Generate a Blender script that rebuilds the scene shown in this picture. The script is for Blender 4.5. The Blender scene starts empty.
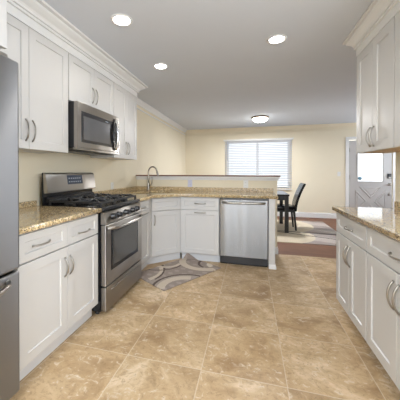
import bpy, bmesh, math, random
from mathutils import Vector, Matrix
PI = math.pi
random.seed(7)
S = bpy.context.scene
COL = S.collection

# ------------------------------------------------------------------ camera
cam_d = bpy.data.cameras.new('camera')
cam_d.sensor_width = 36.0
cam_d.lens = 36 * 258.95 / 400
cam_d.shift_x = (200 - 179.08) / 400
cam_d.shift_y = -(200 - 172.88) / 400
cam_d.clip_start = 0.02
cam = bpy.data.objects.new('camera', cam_d)
COL.objects.link(cam)
cam.location = (0, 0, 1.224)
cam.rotation_euler = (PI / 2 - 0.0061, 0, math.atan((250.27 - 179.08) / 258.95))
S.camera = cam

# ------------------------------------------------------------------ world, light, exposure
w = bpy.data.worlds.new('daylight')
S.world = w
w.use_nodes = True
wn = w.node_tree.nodes
bg = wn['Background']
bg.inputs['Color'].default_value = (0.88, 0.95, 1.0, 1)
bg.inputs['Strength'].default_value = 1.1
S.view_settings.view_transform = 'Standard'
S.view_settings.look = 'None'
S.view_settings.exposure = 0.85
S.view_settings.gamma = 1.0


def area(name, loc, rot, sx, sy, power, col=(1, 1, 1), shape='RECTANGLE', spread=PI):
    l = bpy.data.lights.new(name, 'AREA')
    l.shape = shape
    l.size = sx
    if shape in ('RECTANGLE', 'ELLIPSE'):
        l.size_y = sy
    l.energy = power
    l.color = col
    l.spread = spread
    o = bpy.data.objects.new(name, l)
    COL.objects.link(o)
    o.location = loc
    o.rotation_euler = rot
    return o


# fill lamps added out of view, in made-up openings and under the ceiling
area('fill_rear', (-0.1, -4.06, 1.25), (PI / 2, 0, 0), 2.3, 2.0, 55, (0.83, 0.93, 1.06))  # added fill behind the camera, in a made-up opening
area('fill_side', (1.235, 0.2, 1.5), (0, PI / 2, 0), 1.0, 1.4, 28, (0.85, 0.94, 1.05))  # added side fill for the left wall and cabinets
area('fill_overhead', (-0.75, -1.0, 2.43), (0, 0, 0), 1.2, 1.0, 58, (0.86, 0.94, 1.05))  # added fill under the ceiling, no fixture there
area('fill_living', (4.36, 6.3, 1.45), (0, PI / 2, 0), 1.3, 2.0, 25, (0.86, 0.94, 1.05))  # added fill for the dining end, from an unseen window
sun_d = bpy.data.lights.new('sun', 'SUN')
sun_d.energy = 16.0
sun_d.angle = 0.02
sun = bpy.data.objects.new('sun', sun_d)
COL.objects.link(sun)
sun.rotation_euler = (0, math.radians(-38), 0)
S.cycles.sample_clamp_indirect = 6.0
S.cycles.caustics_reflective = False
S.cycles.caustics_refractive = False
CAN_POWER = 1.3
DOME_POWER = 38.0

# ------------------------------------------------------------------ materials
def new_mat(name):
    m = bpy.data.materials.new(name)
    m.use_nodes = True
    nt = m.node_tree
    return m, nt, nt.nodes['Principled BSDF']


def N(nt, typ, **kw):
    n = nt.nodes.new(typ)
    for k, v in kw.items():
        if k in n.inputs.keys():
            n.inputs[k].default_value = v
        else:
            setattr(n, k, v)
    return n


def ramp(nt, stops, src):
    r = nt.nodes.new('ShaderNodeValToRGB')
    el = r.color_ramp.elements
    while len(el) < len(stops):
        el.new(0.5)
    for e, (p, c) in zip(el, stops):
        e.position = p
        e.color = (*c, 1) if len(c) == 3 else c
    nt.links.new(src, r.inputs[0])
    return r.outputs[0]


def mixc(nt, fac, a, b, blend='MIX'):
    m = nt.nodes.new('ShaderNodeMix')
    m.data_type = 'RGBA'
    m.blend_type = blend
    for sock, v in ((m.inputs[0], fac), (m.inputs[6], a), (m.inputs[7], b)):
        if isinstance(v, (int, float)):
            sock.default_value = v
        elif isinstance(v, tuple):
            sock.default_value = (*v, 1) if len(v) == 3 else v
        else:
            nt.links.new(v, sock)
    return m.outputs[2]


def mth(nt, op, a, b=None, c=None):
    m = nt.nodes.new('ShaderNodeMath')
    m.operation = op
    for i, v in enumerate((a, b, c)):
        if v is None:
            continue
        if isinstance(v, (int, float)):
            m.inputs[i].default_value = v
        else:
            nt.links.new(v, m.inputs[i])
    return m.outputs[0]


def noise(nt, scale, detail=4, rough=0.55, vec=None, dist=0.0):
    n = N(nt, 'ShaderNodeTexNoise', Scale=scale, Detail=detail, Roughness=rough, Distortion=dist)
    if vec is not None:
        nt.links.new(vec, n.inputs['Vector'])
    return n.outputs[0]


def objco(nt):
    return N(nt, 'ShaderNodeTexCoord').outputs['Object']


def bump(nt, b, h, strength=0.1, dist=0.01):
    bn = N(nt, 'ShaderNodeBump', Strength=strength, Distance=dist)
    nt.links.new(h, bn.inputs['Height'])
    nt.links.new(bn.outputs[0], b.inputs['Normal'])


def plain(name, col, rough=0.5, metal=0.0, spec=0.5, var=0.03, vscale=8.0, coat=0.0):
    m, nt, b = new_mat(name)
    v = noise(nt, vscale, 3, 0.5, objco(nt))
    c1 = tuple(min(1, c * (1 + var)) for c in col)
    c0 = tuple(c * (1 - var) for c in col)
    nt.links.new(ramp(nt, [(0.3, c0), (0.7, c1)], v), b.inputs['Base Color'])
    b.inputs['Roughness'].default_value = rough
    b.inputs['Metallic'].default_value = metal
    b.inputs['Specular IOR Level'].default_value = spec
    b.inputs['Coat Weight'].default_value = coat
    return m


def emissive(name, col, strength):
    m, nt, b = new_mat(name)
    b.inputs['Base Color'].default_value = (*col, 1)
    b.inputs['Emission Color'].default_value = (*col, 1)
    b.inputs['Emission Strength'].default_value = strength
    return m


M = {}
M['cabinet'] = plain('white_cabinet_paint', (0.615, 0.603, 0.588), 0.40, var=0.008, vscale=2)
M['trim'] = plain('white_trim_paint', (0.80, 0.795, 0.785), 0.4, var=0.01)
M['toe'] = plain('toe_kick_paint', (0.70, 0.71, 0.73), 0.45, var=0.01)
M['ceiling'] = plain('ceiling_paint', (0.675, 0.71, 0.77), 0.85, spec=0.2, var=0.008, vscale=3)


def wall_mat():
    m, nt, b = new_mat('beige_wall_paint')
    co = objco(nt)
    nt.links.new(ramp(nt, [(0.3, (0.815, 0.735, 0.57)), (0.7, (0.835, 0.755, 0.59))], noise(nt, 2.0, 3, 0.5, co)), b.inputs['Base Color'])
    b.inputs['Roughness'].default_value = 0.7
    b.inputs['Specular IOR Level'].default_value = 0.25
    bump(nt, b, noise(nt, 180, 3, 0.6, co), 0.05, 0.002)
    return m


M['wall'] = wall_mat()


def steel_mat(name, col=(0.40, 0.375, 0.345), rough=0.3, axis='Z', k=0.004, wav=0.3):
    m, nt, b = new_mat(name)
    co = objco(nt)
    mp = N(nt, 'ShaderNodeMapping')
    nt.links.new(co, mp.inputs[0])
    mp.inputs['Scale'].default_value = (4, 4, 60) if axis == 'Z' else (300, 300, 4)
    n = noise(nt, 1.0, 3, 0.6, mp.outputs[0])
    c0 = tuple(c * (1 - k) for c in col)
    c1 = tuple(min(1, c * (1 + k)) for c in col)
    nt.links.new(ramp(nt, [(0.3, c0), (0.7, c1)], n), b.inputs['Base Color'])
    b.inputs['Roughness'].default_value = rough
    b.inputs['Metallic'].default_value = 1.0
    b.inputs['Anisotropic'].default_value = 1.1
    b.inputs['Anisotropic Rotation'].default_value = 0.25
    tg = N(nt, 'ShaderNodeTangent')
    tg.direction_type = 'RADIAL'
    tg.axis = 'Z'
    nt.links.new(tg.outputs[0], b.inputs['Tangent'])
    mp2 = N(nt, 'ShaderNodeMapping')
    nt.links.new(co, mp2.inputs[0])
    mp2.inputs['Scale'].default_value = (3.2, 3.2, 0.25)
    bump(nt, b, noise(nt, 1.0, 1, 0.4, mp2.outputs[0]), wav, 0.02)
    return m


M['steel'] = steel_mat('brushed_stainless')
M['steel_fridge'] = steel_mat('fridge_stainless', (0.31, 0.31, 0.315), 0.33)
M['steel_dw'] = steel_mat('dishwasher_stainless', (0.205, 0.20, 0.193), 0.24, 'Z', 0.0, 1.0)
M['nickel'] = plain('brushed_nickel', (0.40, 0.375, 0.34), 0.3, 1.0)
M['chrome'] = plain('polished_chrome', (0.80, 0.79, 0.78), 0.22, 1.0)
M['black'] = plain('black_enamel', (0.012, 0.012, 0.014), 0.2)
M['blackmat'] = plain('black_cast_iron', (0.03, 0.03, 0.032), 0.33)
M['darkside'] = plain('dark_grey_casing', (0.035, 0.035, 0.038), 0.4)
M['dark_glass'] = plain('smoked_glass', (0.03, 0.03, 0.033), 0.05, coat=0.3)
M['mw_glass'] = plain('microwave_window_glass', (0.10, 0.10, 0.105), 0.12)
M['oven_glass'] = plain('oven_window_glass', (0.07, 0.068, 0.065), 0.06)
M['display'] = plain('display_panel', (0.05, 0.065, 0.10), 0.15)
M['lit_mark'] = plain('grey_button_print', (0.35, 0.40, 0.48), 0.4)
M['plastic'] = plain('white_plastic', (0.80, 0.79, 0.76), 0.4, var=0.01)
M['plastic_blue'] = plain('cool_white_plastic', (0.66, 0.66, 0.78), 0.4, var=0.01)
M['slot'] = plain('outlet_slot', (0.10, 0.09, 0.09), 0.6)
M['underside'] = plain('maple_cabinet_underside', (0.62, 0.44, 0.25), 0.5, var=0.08, vscale=20)
M['bronze'] = plain('oiled_bronze', (0.30, 0.20, 0.13), 0.35, 0.9)
M['can_lens'] = emissive('can_lamp_lens', (1.0, 0.97, 0.92), 14.0)
M['dome'] = emissive('frosted_dome_glass', (1.0, 0.96, 0.90), 9.0)
M['leather'] = plain('black_leather', (0.008, 0.008, 0.009), 0.22, var=0.1)
M['espresso'] = plain('espresso_wood', (0.012, 0.010, 0.009), 0.4, var=0.2, vscale=30)
M['table_gloss'] = plain('polished_dark_tabletop', (0.03, 0.025, 0.022), 0.12, var=0.15, vscale=30)
M['walnut'] = plain('dark_stained_ledge', (0.18, 0.075, 0.045), 0.45, var=0.2, vscale=20)
M['door'] = plain('grey_white_door_paint', (0.52, 0.50, 0.485), 0.4, var=0.01)
M['lock_black'] = plain('black_keypad', (0.02, 0.022, 0.026), 0.3)
M['sticker'] = plain('blue_sticker', (0.16, 0.30, 0.38), 0.5, var=0.3, vscale=60)
M['sink'] = steel_mat('sink_steel', (0.30, 0.29, 0.27), 0.35)


def granite(name, rough):
    m, nt, b = new_mat(name)
    co = objco(nt)
    big = noise(nt, 6, 4, 0.6, co, 1.0)
    base = ramp(nt, [(0.32, (0.50, 0.325, 0.14)), (0.5, (0.60, 0.42, 0.20)), (0.68, (0.72, 0.57, 0.34))], big)
    fine = noise(nt, 55, 5, 0.7, co, 0.6)
    c = mixc(nt, 0.75, base, ramp(nt, [(0.34, (0.22, 0.14, 0.06)), (0.48, (0.60, 0.44, 0.22)), (0.62, (0.84, 0.72, 0.50))], fine))
    sp = noise(nt, 95, 3, 0.6, co)
    mask = ramp(nt, [(0.56, (0, 0, 0)), (0.62, (1, 1, 1))], sp)
    c = mixc(nt, mask, c, (0.055, 0.038, 0.025))
    vo = N(nt, 'ShaderNodeTexVoronoi', Scale=120.0)
    nt.links.new(co, vo.inputs['Vector'])
    sep = N(nt, 'ShaderNodeSeparateColor')
    nt.links.new(vo.outputs['Color'], sep.inputs[0])
    m2 = ramp(nt, [(0.86, (0, 0, 0)), (0.9, (0.8, 0.8, 0.8))], sep.outputs[0])
    c = mixc(nt, m2, c, (0.20, 0.17, 0.13))
    nt.links.new(c, b.inputs['Base Color'])
    b.inputs['Roughness'].default_value = rough
    b.inputs['Specular IOR Level'].default_value = 0.75
    return m


M['granite'] = granite('tan_granite', 0.07)
M['granite_splash'] = granite('tan_granite_backsplash', 0.35)


def tile():
    m, nt, b = new_mat('travertine_tile')
    co = objco(nt)
    sx = N(nt, 'ShaderNodeSeparateXYZ')
    nt.links.new(co, sx.inputs[0])
    u = mth(nt, 'DIVIDE', mth(nt, 'ADD', sx.outputs[0], 0.29), 0.4955)
    v = mth(nt, 'DIVIDE', mth(nt, 'SUBTRACT', sx.outputs[1], 1.567), 0.494)
    fu, fv = mth(nt, 'FLOOR', u), mth(nt, 'FLOOR', v)
    cell = N(nt, 'ShaderNodeCombineXYZ')
    nt.links.new(fu, cell.inputs[0])
    nt.links.new(fv, cell.inputs[1])
    wn_ = N(nt, 'ShaderNodeTexWhiteNoise')
    nt.links.new(cell.outputs[0], wn_.inputs['Vector'])
    off = N(nt, 'ShaderNodeVectorMath', operation='MULTIPLY_ADD')
    nt.links.new(wn_.outputs['Color'], off.inputs[0])
    off.inputs[1].default_value = (9, 9, 9)
    nt.links.new(co, off.inputs[2])
    st = N(nt, 'ShaderNodeMapping')
    nt.links.new(off.outputs[0], st.inputs[0])
    st.inputs['Rotation'].default_value = (0, 0, 0.5)
    st.inputs['Scale'].default_value = (1.0, 1.25, 1)
    big = noise(nt, 2.6, 6, 0.58, st.outputs[0], 0.9)
    c = ramp(nt, [(0.32, (0.33, 0.205, 0.10)), (0.45, (0.475, 0.325, 0.175)), (0.57, (0.56, 0.40, 0.23)), (0.70, (0.74, 0.575, 0.39))], big)
    mid = noise(nt, 13, 6, 0.68, st.outputs[0], 1.4)
    c = mixc(nt, ramp(nt, [(0.52, (0, 0, 0)), (0.66, (0.5, 0.5, 0.5))], mid), c, (0.29, 0.19, 0.10))
    c = mixc(nt, ramp(nt, [(0.32, (0.8, 0.8, 0.8)), (0.44, (0, 0, 0))], mid), c, (0.72, 0.62, 0.48))
    pit = noise(nt, 42, 6, 0.75, off.outputs[0], 0.8)
    c = mixc(nt, ramp(nt, [(0.55, (0, 0, 0)), (0.64, (0.6, 0.6, 0.6))], pit), c, (0.26, 0.16, 0.075))
    # tone of each tile
    br = mth(nt, 'MULTIPLY_ADD', wn_.outputs['Value'], 0.20, 0.90)
    hs = N(nt, 'ShaderNodeHueSaturation')
    nt.links.new(br, hs.inputs['Value'])
    nt.links.new(c, hs.inputs['Color'])
    c = hs.outputs[0]
    du = mth(nt, 'ABSOLUTE', mth(nt, 'SUBTRACT', mth(nt, 'FRACT', u), 0.5))
    dv = mth(nt, 'ABSOLUTE', mth(nt, 'SUBTRACT', mth(nt, 'FRACT', v), 0.5))
    d = mth(nt, 'MAXIMUM', du, dv)
    gm = ramp(nt, [(0.4925, (0, 0, 0)), (0.4945, (1, 1, 1))], d)
    c = mixc(nt, mth(nt, 'MULTIPLY', gm, 0.6), c, (0.66, 0.56, 0.42))
    nt.links.new(c, b.inputs['Base Color'])
    rr = ramp(nt, [(0.3, (0.30,) * 3), (0.7, (0.48,) * 3)], mid)
    nt.links.new(rr, b.inputs['Roughness'])
    b.inputs['Specular IOR Level'].default_value = 0.4
    h = mth(nt, 'SUBTRACT', mth(nt, 'MULTIPLY', mid, 0.25), gm)
    bump(nt, b, h, 0.25, 0.004)
    return m


M['tile'] = tile()


def wood():
    m, nt, b = new_mat('reddish_wood_planks')
    co = objco(nt)
    bk = N(nt, 'ShaderNodeTexBrick', Scale=1.0)
    bk.inputs['Color1'].default_value = (0.14, 0.06, 0.035, 1)
    bk.inputs['Color2'].default_value = (0.21, 0.10, 0.06, 1)
    bk.inputs['Mortar'].default_value = (0.06, 0.025, 0.015, 1)
    bk.inputs['Mortar Size'].default_value = 0.0012
    bk.inputs['Brick Width'].default_value = 0.9
    bk.inputs['Row Height'].default_value = 0.09
    nt.links.new(co, bk.inputs['Vector'])
    mp = N(nt, 'ShaderNodeMapping')
    nt.links.new(co, mp.inputs[0])
    mp.inputs['Scale'].default_value = (3, 60, 1)
    g = noise(nt, 1.0, 4, 0.6, mp.outputs[0])
    c = mixc(nt, 0.45, bk.outputs[0], ramp(nt, [(0.3, (0.10, 0.04, 0.022)), (0.7, (0.26, 0.13, 0.08))], g))
    nt.links.new(c, b.inputs['Base Color'])
    b.inputs['Roughness'].default_value = 0.55
    b.inputs['Specular IOR Level'].default_value = 0.25
    return m


M['wood'] = wood()


def attr_mat(name, attr, rough, nscale):
    m, nt, b = new_mat(name)
    a = N(nt, 'ShaderNodeAttribute', attribute_name=attr)
    n = noise(nt, nscale, 3, 0.7, objco(nt))
    c = mixc(nt, 0.5, a.outputs['Color'], ramp(nt, [(0.3, (0.35,) * 3), (0.7, (0.65,) * 3)], n), 'OVERLAY')
    nt.links.new(c, b.inputs['Base Color'])
    b.inputs['Roughness'].default_value = rough
    b.inputs['Specular IOR Level'].default_value = 0.1
    bump(nt, b, n, 0.4, 0.004)
    return m


M['rug'] = attr_mat('woven_rug_pile', 'weave', 0.95, 220)


def blind_mat():
    m, nt, b = new_mat('white_blind_slat')
    b.inputs['Base Color'].default_value = (0.86, 0.87, 0.90, 1)
    b.inputs['Roughness'].default_value = 0.5
    tr = N(nt, 'ShaderNodeBsdfTranslucent')
    tr.inputs[0].default_value = (0.92, 0.94, 0.98, 1)
    mx = N(nt, 'ShaderNodeMixShader')
    mx.inputs[0].default_value = 0.3
    nt.links.new(b.outputs[0], mx.inputs[1])
    nt.links.new(tr.outputs[0], mx.inputs[2])
    nt.links.new(mx.outputs[0], nt.nodes['Material Output'].inputs[0])
    return m


M['blind'] = blind_mat()


def glass_mat():
    m, nt, b = new_mat('clear_window_glass')
    t = N(nt, 'ShaderNodeBsdfTransparent')
    g = N(nt, 'ShaderNodeBsdfGlossy')
    g.inputs['Roughness'].default_value = 0.02
    f = N(nt, 'ShaderNodeFresnel', IOR=1.3)
    mx = N(nt, 'ShaderNodeMixShader')
    nt.links.new(f.outputs[0], mx.inputs[0])
    nt.links.new(t.outputs[0], mx.inputs[1])
    nt.links.new(g.outputs[0], mx.inputs[2])
    nt.links.new(mx.outputs[0], nt.nodes['Material Output'].inputs[0])
    return m


M['glass'] = glass_mat()
M['lawn'] = plain('pale_driveway', (0.55, 0.56, 0.55), 0.9, var=0.15, vscale=1.0)

# ------------------------------------------------------------------ mesh helpers
class MB:
    def __init__(self):
        self.bm = bmesh.new()

    def box(self, x0, x1, y0, y1, z0, z1, bev=0.0, seg=2):
        return self.tbox(lambda a, b, c: (a, b, c), x0, x1, y0, y1, z0, z1, bev, seg)

    def tbox(self, T, a0, a1, b0, b1, c0, c1, bev=0.0, seg=2):
        bm = self.bm
        vs = [bm.verts.new(T(a, b, c)) for a in (a0, a1) for b in (b0, b1) for c in (c0, c1)]
        fs = [bm.faces.new([vs[i] for i in q]) for q in
              ((0, 1, 3, 2), (4, 6, 7, 5), (0, 4, 5, 1), (2, 3, 7, 6), (0, 2, 6, 4), (1, 5, 7, 3))]
        bmesh.ops.recalc_face_normals(bm, faces=fs)
        if bev > 0:
            es = list({e for f in fs for e in f.edges})
            bmesh.ops.bevel(bm, geom=es, offset=bev, segments=seg, affect='EDGES', profile=0.5)
        return self

    def prism(self, poly, T, c0, c1, bev=0.0, seg=2):
        """poly of (a,b), extruded along c"""
        bm = self.bm
        lo = [bm.verts.new(T(a, b, c0)) for a, b in poly]
        hi = [bm.verts.new(T(a, b, c1)) for a, b in poly]
        n = len(poly)
        fs = [bm.faces.new(lo), bm.faces.new(hi)]
        for i in range(n):
            fs.append(bm.faces.new((lo[i], lo[(i + 1) % n], hi[(i + 1) % n], hi[i])))
        bmesh.ops.recalc_face_normals(bm, faces=fs)
        if bev > 0:
            es = list({e for f in fs for e in f.edges})
            bmesh.ops.bevel(bm, geom=es, offset=bev, segments=seg, affect='EDGES')
        return self

    def tube(self, pts, r, n=10, cap=True, flat=1.0):
        bm = self.bm
        pts = [Vector(p) for p in pts]
        rs = r if isinstance(r, (list, tuple)) else [r] * len(pts)
        rings = []
        up = None
        for i, p in enumerate(pts):
            d = (pts[min(i + 1, len(pts) - 1)] - pts[max(i - 1, 0)]).normalized()
            if up is None:
                up = Vector((0, 0, 1)) if abs(d.z) < 0.9 else Vector((1, 0, 0))
            s = d.cross(up).normalized()
            up = s.cross(d).normalized()
            rings.append([bm.verts.new(p + s * math.cos(2 * PI * k / n) * rs[i] + up * math.sin(2 * PI * k / n) * rs[i] * flat) for k in range(n)])
        fs = []
        for a, b in zip(rings, rings[1:]):
            for k in range(n):
                fs.append(bm.faces.new((a[k], a[(k + 1) % n], b[(k + 1) % n], b[k])))
        for f in fs:
            f.smooth = True
        if cap:
            fs.append(bm.faces.new(rings[0]))
            fs.append(bm.faces.new(rings[-1]))
        bmesh.ops.recalc_face_normals(bm, faces=fs)
        return self

    def lathe(self, prof, c=(0, 0, 0), n=32, axis=None, smooth=True):
        """prof: (r, h) along axis (default z)"""
        bm = self.bm
        ax = Vector(axis or (0, 0, 1)).normalized()
        q = Vector((0, 0, 1)).rotation_difference(ax)
        c = Vector(c)
        rings = []
        for r, h in prof:
            if r < 1e-6:
                rings.append([bm.verts.new(c + q @ Vector((0, 0, h)))])
            else:
                rings.append([bm.verts.new(c + q @ Vector((r * math.cos(2 * PI * k / n), r * math.sin(2 * PI * k / n), h))) for k in range(n)])
        fs = []
        for a, b in zip(rings, rings[1:]):
            for k in range(n):
                k2 = (k + 1) % n
                if len(a) == 1 and len(b) == 1:
                    continue
                if len(a) == 1:
                    fs.append(bm.faces.new((a[0], b[k2], b[k])))
                elif len(b) == 1:
                    fs.append(bm.faces.new((a[k], a[k2], b[0])))
                else:
                    fs.append(bm.faces.new((a[k], a[k2], b[k2], b[k])))
        for f in fs:
            f.smooth = smooth
        bmesh.ops.recalc_face_normals(bm, faces=fs)
        return self

    def sweep(self, path, prof, z=0.0):
        """path: list of (x,y); prof: closed list of (out,z); out is to the right of travel; mitred"""
        bm = self.bm
        P = [Vector((p[0], p[1])) for p in path]
        rings = []
        for i, p in enumerate(P):
            def nrm(a, b):
                d = (b - a).normalized()
                return Vector((d.y, -d.x))
            if i == 0:
                m = nrm(P[0], P[1])
            elif i == len(P) - 1:
                m = nrm(P[-2], P[-1])
            else:
                n0, n1 = nrm(P[i - 1], p), nrm(p, P[i + 1])
                m = (n0 + n1) / (1 + n0.dot(n1))
            rings.append([bm.verts.new((p.x + m.x * o, p.y + m.y * o, zz + z)) for o, zz in prof])
        fs = []
        n = len(prof)
        for a, b in zip(rings, rings[1:]):
            for k in range(n):
                fs.append(bm.faces.new((a[k], a[(k + 1) % n], b[(k + 1) % n], b[k])))
        fs.append(bm.faces.new(rings[0]))
        fs.append(bm.faces.new(rings[-1]))
        bmesh.ops.recalc_face_normals(bm, faces=fs)
        return self

    def shaker(self, T, u0, u1, w0, w1, n0=0.0, th=0.02, stile=0.06, rec=0.008, bev=0.004):
        """door or drawer front with a recessed panel; T(u,w,n)"""
        bm = self.bm
        e = 0.0015

        def rect(i, n):
            return [bm.verts.new(T(u, w_, n)) for u, w_ in ((u0 + i, w0 + i), (u1 - i, w0 + i), (u1 - i, w1 - i), (u0 + i, w1 - i))]
        R = [rect(0, n0), rect(0, n0 + th - e), rect(e, n0 + th), rect(stile, n0 + th), rect(stile + bev, n0 + th - rec)]
        fs = [bm.faces.new(R[0])]
        for a, b in zip(R, R[1:]):
            for k in range(4):
                fs.append(bm.faces.new((a[k], a[(k + 1) % 4], b[(k + 1) % 4], b[k])))
        fs.append(bm.faces.new(R[-1]))
        bmesh.ops.recalc_face_normals(bm, faces=fs)
        return self

    def pull(self, T, u, w_, n0, L=0.13, vertical=True, out=0.03, r=0.0055):
        pts = []
        for i in range(15):
            t = i / 14
            a = (t - 0.5) * L
            o = n0 - 0.001 + out * math.sin(PI * t) ** 0.65
            pts.append(T(u, w_ + a, o) if vertical else T(u + a, w_, o))
        self.tube(pts, [r * (1.25 if i in (0, 14) else 1.0) for i in range(15)], 8)
        return self

    def build(self, name, mat, parent=None, origin=None, smooth=None):
        bm = self.bm
        bm.normal_update()
        org = Vector((0, 0, 0))
        if parent is not None:
            p = parent
            while p is not None:
                org = org + Vector(p.location)
                p = p.parent
        elif origin is not None:
            org = Vector(origin)
        if org.length > 0:
            bmesh.ops.translate(bm, verts=bm.verts, vec=-org)
        me = bpy.data.meshes.new(name)
        bm.to_mesh(me)
        bm.free()
        mats = mat if isinstance(mat, (list, tuple)) else [mat]
        for m in mats:
            me.materials.append(M[m] if isinstance(m, str) else m)
        if smooth is not None:
            for p in me.polygons:
                p.use_smooth = smooth
        o = bpy.data.objects.new(name, me)
        COL.objects.link(o)
        if parent is not None:
            o.parent = parent
        elif origin is not None:
            o.location = origin
        return o


def tag(o, label=None, cat=None, group=None, kind=None):
    if label:
        o['label'] = label
    if cat:
        o['category'] = cat
    if group:
        o['group'] = group
    if kind:
        o['kind'] = kind
    return o


def thing(name, loc, label, cat, group=None, kind=None):
    o = bpy.data.objects.new(name, None)
    COL.objects.link(o)
    o.empty_display_size = 0.1
    o.location = loc
    return tag(o, label, cat, group, kind)


def struct(mb, name, mat, label, cat):
    return tag(mb.build(name, mat), label, cat, kind='structure')


# ------------------------------------------------------------------ dimensions
XL = -1.87           # left wall
XR = 1.185           # kitchen right wall
YF = 7.536           # far wall
YB = -4.0            # back wall
XE = 4.3             # living room right wall
H = 2.449
A = -1.228           # left door faces
B = 0.7274           # right door faces
D = 3.431            # peninsula door faces
CT, CB = 0.915, 0.880

def wall_with_holes(mb, T, u0, u1, z0, z1, n0, n1, holes):
    us = sorted({u0, u1, *[h[0] for h in holes], *[h[1] for h in holes]})
    for a, b in zip(us, us[1:]):
        mid = (a + b) / 2
        hs = sorted([h for h in holes if h[0] < mid < h[1]], key=lambda h: h[2])
        z = z0
        for h in hs:
            if h[2] > z + 1e-4:
                mb.tbox(T, a, b, n0, n1, z, h[2])
            z = h[3]
        if z1 > z + 1e-4:
            mb.tbox(T, a, b, n0, n1, z, z1)



# ------------------------------------------------------------------ room shell
struct(MB().box(XL - 0.1, XR + 0.06, YB - 0.1, 4.078, -0.08, 0), 'floor', 'tile', 'beige travertine tile floor of the kitchen', 'floor')
mb = MB()
mb.box(XL - 0.1, XE + 0.1, 4.0785, YF + 0.1, -0.08, 0)
mb.box(XR + 0.061, XE + 0.1, YB - 0.1, 4.078, -0.08, 0)
struct(mb, 'floor.001', 'wood', 'reddish brown plank floor of the dining room', 'floor')
struct(MB().box(XL - 0.1, XE + 0.1, YB - 0.1, YF + 0.1, H, H + 0.1), 'ceiling', 'ceiling', 'flat pale grey painted ceiling', 'ceiling')
struct(MB().box(XL - 0.12, XL, YB - 0.1, YF + 0.12, 0, H), 'wall_left', 'wall', 'long beige painted wall behind the range and sink', 'wall')
mb = MB()
wall_with_holes(mb, lambda u, n, z: (XR + n, u, z), YB, 2.6, 0, H, 0, 0.12, [(-0.55, 0.95, 1.0, 2.05)])
struct(mb, 'wall_right', 'wall', 'short beige kitchen wall behind the right cabinets', 'wall')


WX0, WX1, WZ0, WZ1 = -0.645, 1.03, 0.76, 2.06
DX0, DX1, DZ = 2.443, 3.365, 2.012
mb = MB()
wall_with_holes(mb, lambda u, n, z: (u, YF + n, z), XL, XE, 0, H, 0, 0.12, [(WX0, WX1, WZ0, WZ1), (DX0 - 0.015, DX1 + 0.015, -0.01, DZ + 0.015)])
struct(mb, 'wall_far', 'wall', 'beige dining room wall with the blinded window and the entry door', 'wall')
mb = MB()
wall_with_holes(mb, lambda u, n, z: (u, YB - n, z), XL, XE, 0, H, 0, 0.12, [(-1.25, 1.05, 0.25, 2.25)])  # opening added for the rear fill lamp
struct(mb, 'wall_back', 'wall', 'beige wall behind the viewer with an opening added for fill light', 'wall')
mb = MB()
wall_with_holes(mb, lambda u, n, z: (XE + n, u, z), YB, YF, 0, H, 0, 0.12, [(5.3, 7.3, 0.8, 2.1)])
struct(mb, 'wall_living', 'wall', 'beige living room side wall out of view', 'wall')

# pony wall of the peninsula and its ledge
struct(MB().box(XL, 0.385, 4.07, 4.19, 0, 1.085, 0.002), 'wall_peninsula', 'wall', 'low beige wall behind the peninsula counter', 'wall')
mb = MB()
prof = [(0, 1.085), (0.012, 1.085), (0.016, 1.10), (0.022, 1.118), (0.03, 1.125), (0.03, 1.143), (0, 1.143)]
mb.sweep([(0.385, 4.19), (0.385, 4.07), (XL + 0.001, 4.07)][::-1], [(o, z) for o, z in prof])
mb.box(XL + 0.001, 0.385, 4.0705, 4.19, 1.0855, 1.1425)
struct(mb, 'trim_1', 'trim', 'white moulding under the dark ledge of the low wall', 'moulding')
mb = MB().box(XL + 0.001, 0.425, 4.028, 4.235, 1.1435, 1.162, 0.004)
struct(mb, 'trim_2', 'walnut', 'dark brown stained wooden ledge capping the low wall', 'ledge')
# baseboards
bp = [(0, 0), (0.014, 0), (0.014, 0.10), (0.009, 0.125), (0.004, 0.135), (0, 0.135)]
struct(MB().sweep([(XL, YF), (DX0 - 0.105, YF)], bp), 'baseboard_far', 'trim', 'white baseboard along the far beige wall', 'baseboard')
struct(MB().sweep([(XL, 4.21), (XL, YF - 0.016)], bp), 'baseboard_left', 'trim', 'white baseboard on the dining side of the left wall', 'baseboard')
struct(MB().sweep([(0.305, 4.07), (0.385, 4.07), (0.385, 4.19)], [(o, z * 0.75) for o, z in bp]), 'baseboard_peninsula', 'trim', 'short white baseboard wrapping the end of the low wall', 'baseboard')
# crown on walls with the lower bead
cp = [(0, 2.365), (0.012, 2.37), (0.016, 2.385), (0.03, 2.40), (0.05, 2.418), (0.058, 2.43), (0.066, 2.432), (0.066, H - 0.0005), (0, H - 0.0005)]
cp2 = [(0, 2.292), (0.010, 2.294), (0.013, 2.303), (0.008, 2.312), (0, 2.315)]
mb = MB().sweep([(XL, 3.50), (XL, YF - 0.067)], cp).sweep([(XL, 3.40), (XL, YF - 0.067)], cp2)
struct(mb, 'trim_3', 'trim', 'white crown moulding with a bead on the left dining wall', 'crown moulding')
mb = MB().sweep([(XL, YF), (XE - 0.01, YF)], cp).sweep([(XL, YF), (XE - 0.01, YF)], cp2)  # white far crown takes the wall beige to stand for its shade
struct(mb, 'trim_7', 'wall', 'white crown moulding along the far wall, its shade put in as beige colour', 'crown moulding')

# ------------------------------------------------------------------ cabinets helpers
TL = lambda u, w_, n: (A - 0.02 + n, u, w_)          # left run, n=0 carcass front
TR = lambda u, w_, n: (B + 0.02 - n, u, w_)
TP = lambda u, w_, n: (u, D + 0.02 - n, w_)
UXL = -1.548
TU = lambda u, w_, n: (UXL - 0.02 + n, u, w_)
UXR = 0.9343
TV = lambda u, w_, n: (UXR + 0.02 - n, u, w_)
G = 0.0015


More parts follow.
